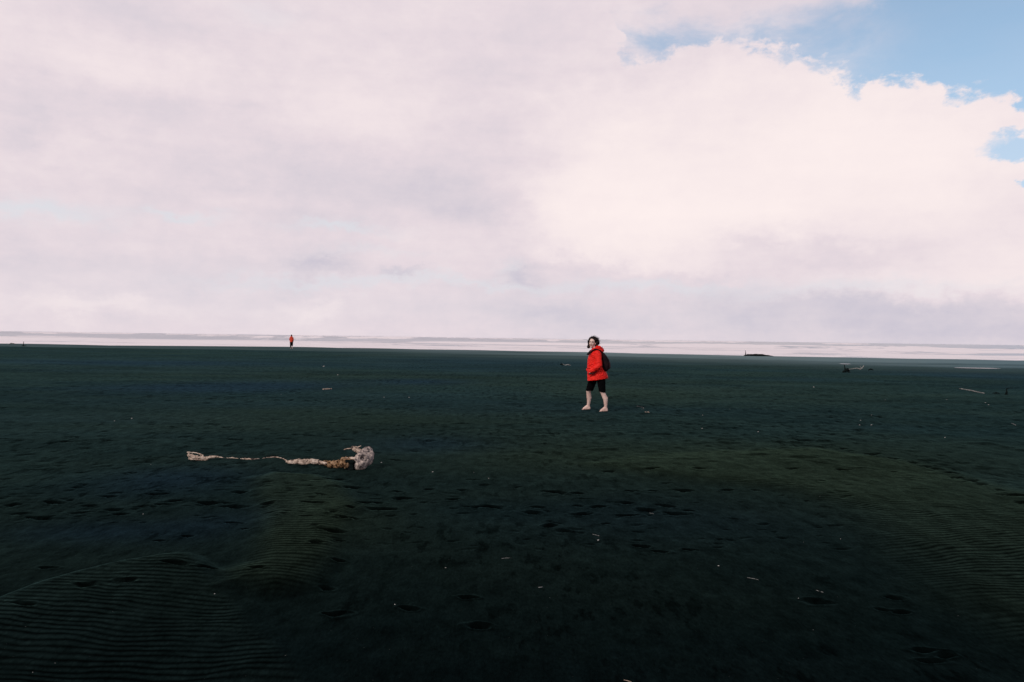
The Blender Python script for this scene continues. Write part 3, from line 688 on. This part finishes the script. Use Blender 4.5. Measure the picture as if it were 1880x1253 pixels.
    for s in (-1, 1):
        bm = bmesh.new()
        pts = [(.150, s*.10, 1.27), (.07, s*.135, 1.345), (-.03, s*.150, 1.372), (-.10, s*.150, 1.335), (-.175, s*.135, 1.25)]
        for i in range(4): capsule(bm, Vector(pts[i])+off, Vector(pts[i+1])+off, .018, .018, 10)
        obj("shoulder_strap", fuse("shoulder_strap", bm, .006, 2), M['pack'], bp)
        bm = bmesh.new()
        capsule(bm, Vector((.165, s*.15, .98))+off, Vector((.075, s*.208, 1.055))+off, .012, .012, 8)
        obj("lower_strap", plain("lower_strap", bm), M['pack'], bp)
    bm = bmesh.new(); capsule(bm, Vector((.125, -.03, 1.30))+off, Vector((.125, .03, 1.30))+off, .008, .008, 8); obj("carry_handle", plain("carry_handle", bm), M['pack'], bp)
    tag(root, "barefoot person with dark curls in an orange-red hooded jacket and black shorts, looking back", "person")
    tag(bp, "dark backpack worn on the back of the barefoot person in the orange-red jacket", "backpack")
    return root
build_walker()

# ------------------------------------------------------------------ the far person, seen from behind
def build_far():
    g = ground(535, 640.3)
    root = empty("person", (g.x, g.y, hz(g.x, g.y)))
    bm = bmesh.new()
    for s in (-1, 1):
        hp = Vector((s*.09, 0, .84)); kn = Vector((s*.085, -.03 if s > 0 else .02, .45)); an = Vector((s*.095, .02 if s > 0 else -.02, .09))
        capsule(bm, hp, kn, .085, .058); capsule(bm, kn, an, .055, .036)
        capsule(bm, an+Vector((0, -.02, -.05)), an+Vector((0, .14, -.065)), .036, .028, sy=1.2)
        sh = Vector((s*.15, 0, 1.32)); el_ = Vector((s*.215, -.03, 1.06)); wr = Vector((s*.17, .09, .90))
        capsule(bm, Vector((0, 0, 1.32)), sh, .06, .055); capsule(bm, sh, el_, .05, .04); capsule(bm, el_, wr, .036, .026)
        pm = wr + Vector((0, .05, -.03)); capsule(bm, wr, pm, .024, .028)
        for i in range(4): capsule(bm, pm+Vector((-.024+.016*i, .02, 0)), pm+Vector((-.024+.016*i, .05, -.04)), .009, .008, 8)
        capsule(bm, pm, pm+Vector((-s*.035, .02, .01)), .011, .009, 8)
    capsule(bm, (0, 0, .88), (0, 0, 1.25), .12, .13); capsule(bm, (0, 0, 1.3), (0, 0, 1.48), .055, .05)
    ellipsoid(bm, (0, .01, 1.575), (.075, .09, .105)); ellipsoid(bm, (0, .10, 1.56), (.012, .015, .02))
    obj("body", fuse("body", bm, .011, 3), M['skin'], root)
    bm = bmesh.new(); ellipsoid(bm, (0, -.015, 1.60), (.09, .09, .10)); ellipsoid(bm, (0, -.06, 1.52), (.075, .05, .09))
    obj("hair", fuse("hair", bm, .010, 2, .008, 20), M['hair'], root)
    bm = bmesh.new()
    loft(bm, [((0, 0, .78), .165, .15, 0), ((0, 0, .88), .19, .165, 0), ((0, 0, 1.08), .20, .17, 0), ((0, 0, 1.28), .19, .15, 0), ((0, 0, 1.40), .14, .11, 0), ((0, 0, 1.46), .08, .08, 0)], 22)
    for s in (-1, 1):
        capsule(bm, (s*.14, 0, 1.33), (s*.222, -.03, 1.06), .080, .066); capsule(bm, (s*.222, -.03, 1.06), (s*.17, .08, .93), .066, .05)
    ellipsoid(bm, (0, -.07, 1.45), (.11, .08, .08))
    obj("jacket", fuse("jacket", bm, .011, 3, .012, 6), M['jacket_far'], root)
    bm = bmesh.new()
    for s in (-1, 1):
        capsule(bm, (s*.09, 0, .86), (s*.086, 0, .45), .115, .100); capsule(bm, (s*.086, 0, .45), (s*.095, 0, .34 if s > 0 else .13), .098, .066)
    obj("trousers", fuse("trousers", bm, .011, 3), M['black'], root)
    tag(root, "distant person in a red-orange jacket and black trousers seen from behind near the surf", "person")
build_far()

# ------------------------------------------------------------------ driftwood
def tube_bm(bm, pts, rads, n=10, seed=0, rough=0.12):
    r = random.Random(seed); prev = None
    for i, p in enumerate(pts):
        p = Vector(p); a = Vector(pts[max(0, i-1)]); c = Vector(pts[min(len(pts)-1, i+1)])
        t = (c-a).normalized(); u = t.orthogonal().normalized(); w = t.cross(u)
        ring = [bm.verts.new(p + (u*math.cos(j/n*2*math.pi)+w*math.sin(j/n*2*math.pi))*rads[i]*(1+rough*(r.random()*2-1))) for j in range(n)]
        if prev:
            for j in range(n): bm.faces.new((prev[j], prev[(j+1) % n], ring[(j+1) % n], ring[j]))
        else: bm.faces.new(ring[::-1])
        prev = ring
    bm.faces.new(prev)
def subdiv_path(pts, rads, k=4, jit=0.0, seed=0):
    r = random.Random(seed); P, Q = [], []
    for i in range(len(pts)-1):
        for j in range(k):
            t = j/k; v = Vector(pts[i]).lerp(Vector(pts[i+1]), t)
            if jit: v += Vector((r.uniform(-jit, jit), r.uniform(-jit, jit), r.uniform(-jit, jit)))
            P.append(v); Q.append(rads[i]*(1-t)+rads[i+1]*t)
    P.append(Vector(pts[-1])); Q.append(rads[-1]); return P, Q

def big_driftwood():
    g = ground(655, 862); k = g.y/1410
    root = empty("driftwood", g)
    def L(px, py, y=0.0):
        if px < 520: y = .52
        elif px < 600: y = .36
        elif px < 630: y = max(y, .14)
        d = pdir(px, py); t = (g.y+y)/d.y
        return Vector((d.x*t, d.y*t, EYE + d.z*t)) - g
    def onsand(px, py, up):
        q_ = ground(px, py); return Vector((q_.x, q_.y, q_.z+up)) - g
    bm = bmesh.new()
    capsule(bm, L(664, 849, .02), L(673, 832, .10), .090, .072); capsule(bm, L(660, 854, 0), L(668, 838, .05), .070, .085)
    ellipsoid(bm, L(674, 830, .10), (.070, .09, .070)); ellipsoid(bm, L(677, 843, .06), (.062, .10, .095), (0, .4, 0)); ellipsoid(bm, L(659, 843, .0), (.055, .07, .05), (0, -.7, 0)); ellipsoid(bm, L(664, 851, -.02), (.075, .08, .055), (0, -.5, 0))
    for i in range(9):
        a = i*.7; ellipsoid(bm, L(666+8*math.cos(a), 846+11*math.sin(a), -.03), (.03, .04, .035), (a, a, 0), 10)
    st = obj("stump", fuse("stump", bm, .010, 2, .014, 16, 2), M['mottled'], root)
    bm = bmesh.new(); P, Q = subdiv_path([L(669, 838, .16), L(660, 830, .17), L(652, 824.5, .18), L(646, 823.5, .18)], [.036, .036, .034, .024], 4, .006, 3); tube_bm(bm, P, Q, 12, 1)
    obj("branch_stub", fuse("branch_stub", bm, .007, 1, .006, 25, 3), M['bleached'], root)
    bm = bmesh.new(); P, Q = subdiv_path([L(654, 823, .22), L(658, 821, .22), L(663, 819, .22)], [.007, .009, .005], 3, .002, 3); tube_bm(bm, P, Q, 6, 1)
    obj("twig", plain("twig", bm), M['bleached'], root); bm = bmesh.new()
    P, Q = subdiv_path([L(645, 824, .2), L(633, 825, .2), L(631, 826, .2)], [.008, .006, .003], 3, .003, 5); tube_bm(bm, P, Q, 6, 1)
    obj("twig", plain("twig", bm), M['bleached'], root)
    bm = bmesh.new(); P, Q = subdiv_path([L(634, 842, .02), L(642, 841.5, .01), L(650, 842, 0), L(657, 843, -.03)], [.012, .014, .019, .025], 4, .002, 7); tube_bm(bm, P, Q, 8, 1)
    obj("bark_ridge", fuse("bark_ridge", bm, .006, 1), M['bleached'], root)
    bm = bmesh.new(); r = random.Random(12)
    P, Q = subdiv_path([L(590, 851, .0), L(605, 852, 0), L(620, 853, 0), L(634, 848, .02), L(645, 853, .03), L(652, 860, .05)], [.028, .034, .050, .062, .060, .05], 4, .012, 9); tube_bm(bm, P, Q, 14, 4, .3)
    for i in range(26):
        px = r.uniform(602, 650); py = 852 + r.uniform(-5, 7) - (2 if px > 625 else 0)
        ellipsoid(bm, L(px, py, r.uniform(-.05, .04)), (r.uniform(.014, .036), .03, r.uniform(.010, .030)), (r.random()*3, r.random()*3, r.random()*3), 8)
    obj("rotten_root", fuse("rotten_root", bm, .0085, 1, .012, 26, 6), M['rotten'], root)
    bm = bmesh.new(); r = random.Random(31)
    for i in range(22): ellipsoid(bm, L(r.uniform(637, 649), r.uniform(846, 864), r.uniform(-.06, -.02)), (r.uniform(.018, .034), .035, r.uniform(.016, .03)), (r.random()*3, r.random()*3, 0), 8)
    obj("hollow_shade", fuse("hollow_shade", bm, .0085, 1, .010, 26, 6), M['darkwood'], root)  # dark lumps added in place of the shade between root and stump
    bm = bmesh.new()
    P, Q = subdiv_path([L(524, 848.5, 0), L(534, 849, 0), L(548, 848.5, 0), L(568, 848.5, 0), L(582, 849.5, 0), L(600, 852, 0)], [.012, .028, .040, .040, .032, .016], 4, .004, 2); tube_bm(bm, P, Q, 12, 2, .15)
    P, Q = subdiv_path([L(545, 846.5, .02), L(562, 844.5, .02), L(586, 844.5, .02)], [.008, .012, .006], 4, .002, 2); tube_bm(bm, P, Q, 8, 2)
    obj("trunk", fuse("trunk", bm, .007, 1, .008, 20, 8), M['bleached'], root)
    bm = bmesh.new()
    TR = [(398, 840), (412, 841), (426, 841.5), (440, 842), (452, 844), (464, 844.5), (478, 842.5), (495, 840.3), (512, 840.5), (520, 843), (527, 847)]
    P, Q = subdiv_path([onsand(x, y, u) for (x, y), u in zip(TR, (.01, -.006, .002, -.007, .006, .008, -.005, .003, .004, -.002, .006))], [.010, .005, .007, .005, .010, .011, .004, .006, .007, .006, .008], 6, .004, 6); tube_bm(bm, P, Q, 8, 2, .3)
    obj("thin_root", plain("thin_root", bm), M['bleached'], root)
    bm = bmesh.new()
    for pts, rad in (([L(345, 836, .25), L(358, 839, .25), L(372, 841, .25), L(384, 841, .25)], [.020, .024, .020, .014]),
                     ([L(349, 830.5, .3), L(360, 832, .3), L(374, 837, .27)], [.006, .009, .010]),
                     ([L(346, 842, .2), L(360, 843, .2), L(380, 845, .2)], [.014, .018, .014]),
                     ([L(376, 846, .2), L(384, 840, .25), L(398, 839, .25)], [.012, .020, .012]),
                     ([L(350, 848, .1), L(366, 847, .1)], [.010, .010]), ([L(344, 832, .28), L(349, 830, .3)], [.014, .010])):
        P, Q = subdiv_path(pts, rad, 4, .004, len(pts)); tube_bm(bm, P, Q, 9, 3, .25)
    obj("broken_crown_end", fuse("broken_crown_end", bm, .006, 1, .007, 30, 4), M['bleached'], root)
    tag(root, "long bleached driftwood trunk half buried in front, with mottled stump and brown root end", "driftwood")
big_driftwood()

def stick(name, px0, py0, px1, py1, rpx, mat, label, cat, bend=0.0, group=None, tilt=0.0, n=5, lift=0.0):
    a = ground(px0, py0); c = ground(px1, py1); k = a.y/1410
    r = rpx*k*0.65; mid = (a+c)/2
    root_pts = []
    rs_ = random.Random(int(px0*7+py0))
    d = (c-a); side = Vector((-d.y, d.x, 0)).normalized() if d.length > 0 else Vector((0, 1, 0))
    for i in range(n):
        t = i/(n-1); p = a.lerp(c, t) + side*bend*d.length*math.sin(math.pi*t)
        p += Vector((rs_.uniform(-r, r)*.5, rs_.uniform(-r, r)*.5, 0))
        p.z = hz(p.x, p.y) + r*.55 + lift*t
        root_pts.append(p-mid)
    P, Q = subdiv_path(root_pts, [r*(.65+.35*math.sin(math.pi*(.15+.75*i/(n-1)))) for i in range(n)], 3, r*.15, int(px0))
    bm = bmesh.new(); tube_bm(bm, P, Q, 8, int(px0), .2)
    o = obj(name, plain(name, bm), mat); o.location = mid
    return tag(o, label, cat, group)
def chip(name, px, py, wpx, mat, label, cat, flatk=0.45, group=None):
    g = ground(px, py); k = g.y/1410; r = wpx*k/2*(0.62 if py < 900 else 0.55)
    bm = bmesh.new(); bmesh.ops.create_icosphere(bm, subdivisions=2, radius=1)
    rs_ = random.Random(int(px*3+py)); sx = rs_.uniform(.9, 1.2); o1 = rs_.random()*9
    for v in bm.verts:
        c = v.co; w = 1+.35*math.sin(c.x*3+o1)*math.cos(c.y*2.3+o1)+.2*math.sin(c.z*5+o1*2)
        v.co = Vector((c.x*r*sx*w, c.y*r*.75*w, c.z*r*flatk*w*1.4))
    o = obj(name, plain(name, bm), mat); o.location = g + Vector((0, 0, r*flatk*.75)); o.rotation_euler = (rs_.uniform(-.3, .3), rs_.uniform(-.3, .3), rs_.uniform(-.6, .6))
    return tag(o, label, cat, group)

# mid and far driftwood
stick("driftwood", 593, 716, 609, 715, 2.2, M['bleached'], "short pale driftwood billet lying alone on the sand, beyond the long trunk", "driftwood", 0.03)
stick("driftwood", 1762, 714.5, 1806, 723, 1.7, M['greywood'], "pale grey straight log on the sand toward the right edge", "driftwood", 0.02)
stick("driftwood", 1857, 778, 1865, 781.5, 0.8, M['greywood'], "thin pale stick at the right edge below the grey log", "stick", 0.02)

def branchy(px, py, parts, label, mats, cat="driftwood"):
    g = ground(px, py); k = g.y/1410
    root = empty("driftwood", g)
    for nm, pts, rad, mat in parts:
        P, Q = subdiv_path([Vector(((x-px)*k, yy, (py-y)*k)) for x, y, yy in pts], [q*k for q in rad], 4, .15*k, int(pts[0][0])); bm = bmesh.new(); tube_bm(bm, P, Q, 8, 5, .2)
        obj(nm, plain(nm, bm), M[mat], root)
    tag(root, label, cat)
branchy(1555, 684, [("root", [(1547, 684, 0), (1552, 681, 0), (1556, 679, 0), (1561, 684, .2)], [1.2, 3.0, 3.2, 1.5], 'darkwood'), ("upright_branch", [(1553, 682, 0), (1551, 676, 0), (1550, 670, 0)], [1.4, 1.0, .6], 'darkwood'),
                    ("side_branch", [(1555, 683, -.1), (1562, 685, -.2)], [1.4, .7], 'darkwood'), ("pale_branch", [(1556, 679, 0), (1566, 677, 0), (1574, 676, 0), (1579, 678, 0), (1583, 675, 0), (1586, 671, 0)], [.8, .7, .9, 1.2, 1.0, .6], 'greywood'),
                    ("pale_twig", [(1581, 676, 0), (1579, 672, 0)], [.8, .4], 'greywood')],
        "branching driftwood with a dark root and a raised pale branch, before the surf at right", None)
branchy(1394, 654, [("trunk", [(1366, 654, 0), (1372, 652.6, 0), (1385, 652.2, 0), (1400, 652.6, 0), (1412, 653.8, 0), (1424, 655, 0)], [1.2, 1.7, 1.9, 1.8, 1.3, .6], 'darkwood'), ("upright_branch", [(1369, 653, 0), (1368.6, 648, 0), (1368.3, 644, 0)], [.9, .55, .4], 'darkwood')],
        "long low dark log lying at the water's edge, with one thin branch standing up", None)
branchy(43, 636, [("trunk", [(37, 637, 0), (41, 636, 0), (46, 636, 0), (52, 637, 0)], [.6, 1.2, 1.2, .5], 'darkwood'), ("upright_branch", [(43.5, 635, 0), (43, 631, 0), (43.3, 627.5, 0)], [.8, .55, .35], 'darkwood')],
        "dark stump with a short upright stick before the surf at the far left", None)
branchy(22, 633, [("pale_branch", [(16, 633, 0), (20, 630.5, 0), (24, 631, 0), (30, 632, 0)], [.6, .8, .8, .4], 'greywood')], "low pale twig beside the dark stump at the far left", None, "twig")
branchy(1036, 671, [("root", [(1028, 669.5, 0), (1031, 669, 0), (1035, 671, 0)], [.9, 1.5, 1.0], 'darkwood'), ("pale_twig", [(1033, 669, 0), (1038, 671, 0), (1042, 669.5, 0), (1048, 671.5, 0)], [.7, .8, .9, .5], 'greywood')],
        "small tangle of dark root and pale twig left of the near person's shoulder", None)
branchy(1850, 725, [("upright_branch", [(1847, 726, 0), (1848, 720, 0), (1848, 713, 0)], [2.2, 1.5, .7], 'darkwood'), ("root", [(1846, 724, 0), (1852, 727, 0)], [2.0, 1.2], 'darkwood'), ("side_branch", [(1848, 714, 0), (1855, 712.5, 0), (1860, 712.5, 0)], [.7, .5, .4], 'darkwood')],
        "dark upright snag standing in the sand at the right edge, right of the grey log", None)
branchy(1833, 723, [("trunk", [(1822, 723, 0), (1829, 722, 0), (1835, 723.5, 0)], [.8, 1.6, 1.3], 'darkwood'), ("pale_twig", [(1830, 722, 0), (1835, 724, 0)], [.6, 1.0], 'greywood')],
        "low dark driftwood lump lying between the grey log and the upright snag", None)
branchy(1570, 684, [("trunk", [(1594, 679.5, 0), (1599, 677.5, 0), (1603, 679.5, 0)], [.8, 1.3, .6], 'darkwood')], "small dark lump of wood just right of the branching driftwood", None)
# twigs
stick("twig", 1372, 1061, 1393, 1065.5, .75, M['greywood'], "thin pale straight twig on dark sand in the lower right, alone", "twig", .03)
stick("twig", 921, 1026, 939, 1025, .7, M['greywood'], "thin pale horizontal twig on dark sand between the two lone white pebbles", "twig", .04)
stick("twig", 1088, 981.5, 1100, 984.5, .8, M['greywood'], "thin twig lying just above a white shell chip on the dark sand", "twig", .03)
stick("twig", 1145, 1249, 1160, 1253, .9, M['bleached'], "pale twig cut off by the bottom edge of the photo", "twig", .03)
stick("twig", 1498, 1084, 1504, 1086.5, .9, M['greywood'], "left one of two short pale twigs lying end to end, lower right", "twig", .03)
stick("twig", 1507, 1087, 1512, 1088.5, .9, M['greywood'], "right one of two short pale twigs lying end to end, lower right", "twig", .03)
stick("twig", 1169, 746, 1178, 752, .6, M['greywood'], "curved thin grey twig on the sand right of the near person's feet", "twig", .12)
stick("twig", 1184, 757, 1192, 758.5, 1.0, M['bleached'], "short pale twig at the end of the curved grey twig", "twig", .03)
stick("twig", 1192, 942.5, 1200, 944, .7, M['greywood'], "small grey twig among the footprints in the middle of the sand", "twig", .03)
stick("twig", 988, 1079.5, 996, 1078.5, 1.1, M['greywood'], "short pale splinter on dark sand below the centre of the beach", "twig", .02)
# shells and pebbles
CH = [(725,1110.5,4.2,'shell',"brightest white pebble, alone on the dark sand at bottom centre-left"),(394,1091,3.6,'shell',"white pebble at the right foot of the rippled dune"),
 (818,1043,3.4,'shell',"white pebble left of the horizontal twig, on smooth dark sand"),(524,1204,2.4,'shell',"small white pebble on the ripples near the bottom"),
 (1098,992.5,5.2,'shell',"white shell chip just below a thin twig"),(1319,1039.5,4.6,'shell',"pale shell chip above and left of the lone straight twig"),
 (1466,1099,3.2,'shell',"round pale pebble just left of the two short twigs"),(1493,1157,2.4,'dullshell',"dull pebble below the two short twigs at lower right"),
 (1543,990,2.4,'shell',"tiny white pebble at the edge of the right-hand ripples"),(1009,1098,2.0,'dullshell',"tiny dull pebble below the pale splinter"),
 (594,673.5,4.4,'shell',"white shell nearest the surf, above the short pale billet"),(620,689,2.8,'shell',"white shell just beyond and right of the short pale billet"),
 (705,730,2.8,'shell',"left one of two white shells level with the near person's shins"),(751,730.5,3.0,'shell',"right one of two white shells level with the near person's shins"),
 (700,850,3.2,'shell',"white pebble just right of the big stump"),(794.5,867,3.8,'shell',"white shell right of the stump, biggest of the three there"),
 (870,868,2.6,'dullshell',"dull pebble between two white shells right of the stump"),(897,879,3.2,'shell',"white shell farthest right of those beside the stump"),
 (1289,787.5,3.8,'shell',"white shell in front of and right of the near person's feet"),(1290,763,3.2,'shell',"small shell directly beyond another one, right of the near person's feet"),
 (1392,793.5,3.4,'shell',"white shell at the start of the footprint trail"),(1580,772.5,3.6,'shell',"top shell of a group of three shells"),
 (1578,781,3.6,'shell',"lower left shell of a group of three shells"),(1600,781,3.8,'shell',"lower right shell of a group of three shells"),
 (1809,740,2.6,'shell',"smaller of two white shells below the grey log"),(1815,744,3.6,'shell',"larger of two white shells below the grey log"),
 (1738,734.5,3.2,'dullshell',"dull shell below the left end of the grey log"),(1494,711.5,3.8,'shell',"lone white shell below the branching driftwood"),
 (1735,804,3.0,'shell',"lone white shell above the footprint trail at right"),(210,773.5,3.2,'shell',"lower left of two white shells on the left sand"),
 (242,769,4.2,'shell',"upper right of two white shells on the left sand"),(263,944.5,3.0,'shell',"small white shell on the left, above the big footprints"),
 (277,853.5,3.0,'dullshell',"dull shell left of the broken end of the long driftwood"),(516,725,2.4,'dullshell',"faint pebble below and left of the short pale billet"),
 (1600,764,3.2,'dullshell',"dull pebble just beyond the group of three shells"),(1625,735,3.0,'dullshell',"faint dull shell far behind the group of three shells"),
 (1340,752,2.2,'dullshell',"tiny dull shell right of the curved grey twig"),(696,744,2.2,'shell',"tiny white shell just below the left of two white shells"),
 (47,1151,2.8,'dullshell',"dull chip on the rippled dune at the far left"),(60,1235,2.8,'shell',"small white chip on the ripples in the bottom left corner"),
 (101,1218,2.2,'shell',"tiny chip on the bottom left ripples, right of another chip"),(207,1123,2.0,'dullshell',"tiny dull chip below the footprint on the rippled dune"),
 (1759,1131,2.2,'dullshell',"tiny dull chip below the right-hand ripples"),(1475,996,2.0,'dullshell',"tiny dull chip left of the edge of the right-hand ripples"),(1505,912,2.4,'dullshell',"tiny chip at the upper left of the right-hand ripples"),
 (715,1193,1.8,'dullshell',"tiny chip on plain dark sand below the brightest white pebble")]
for px, py, w, mt, lab in CH:
    chip("shell" if mt == 'shell' else "pebble", px, py, w, M[mt], lab, "shell" if 'shell' in lab else ("pebble" if 'pebble' in lab else "chip"), group="shells and pebbles scattered over the sand")
# scattered grit: too fine to count
r = random.Random(9); bm = bmesh.new()
for i in range(260):
    py = 700 + 560*r.random()**0.8; px = r.uniform(-60, 1940)
    x, y = flat(px, py)
    s = r.uniform(.0007, .0014)*(0.45+y*0.10)
    z = hz(x, y) if False else None
    bm.verts.ensure_lookup_table()
    PWp = (x, y, s)
    if i == 0: pts = []
    pts.append(PWp)
xs = np.array([[p[0] for p in pts]]); ysn = np.array([[p[1] for p in pts]]); hs = sand_fields(xs, ysn, False)[0]
for (x, y, s), z in zip(pts, hs):
    vs_ = [bm.verts.new((x+s*a*r.uniform(.6, 1.3), y+s*c*r.uniform(.6, 1.3), z+s*.4+s*e*.6)) for a, c, e in ((1, 0, 0), (0, 1, 0), (-1, 0, 0), (0, -1, 0), (0, 0, 1), (0, 0, -1))]
    for q in ((0, 1, 4), (1, 2, 4), (2, 3, 4), (3, 0, 4), (1, 0, 5), (2, 1, 5), (3, 2, 5), (0, 3, 5)): bm.faces.new([vs_[j] for j in q])
o = obj("shell_grit", plain("shell_grit", bm, False), M['dullshell']); o['kind'] = 'stuff'; o['label'] = "fine pale shell grit scattered thinly over the black sand"; o['category'] = "shell grit"
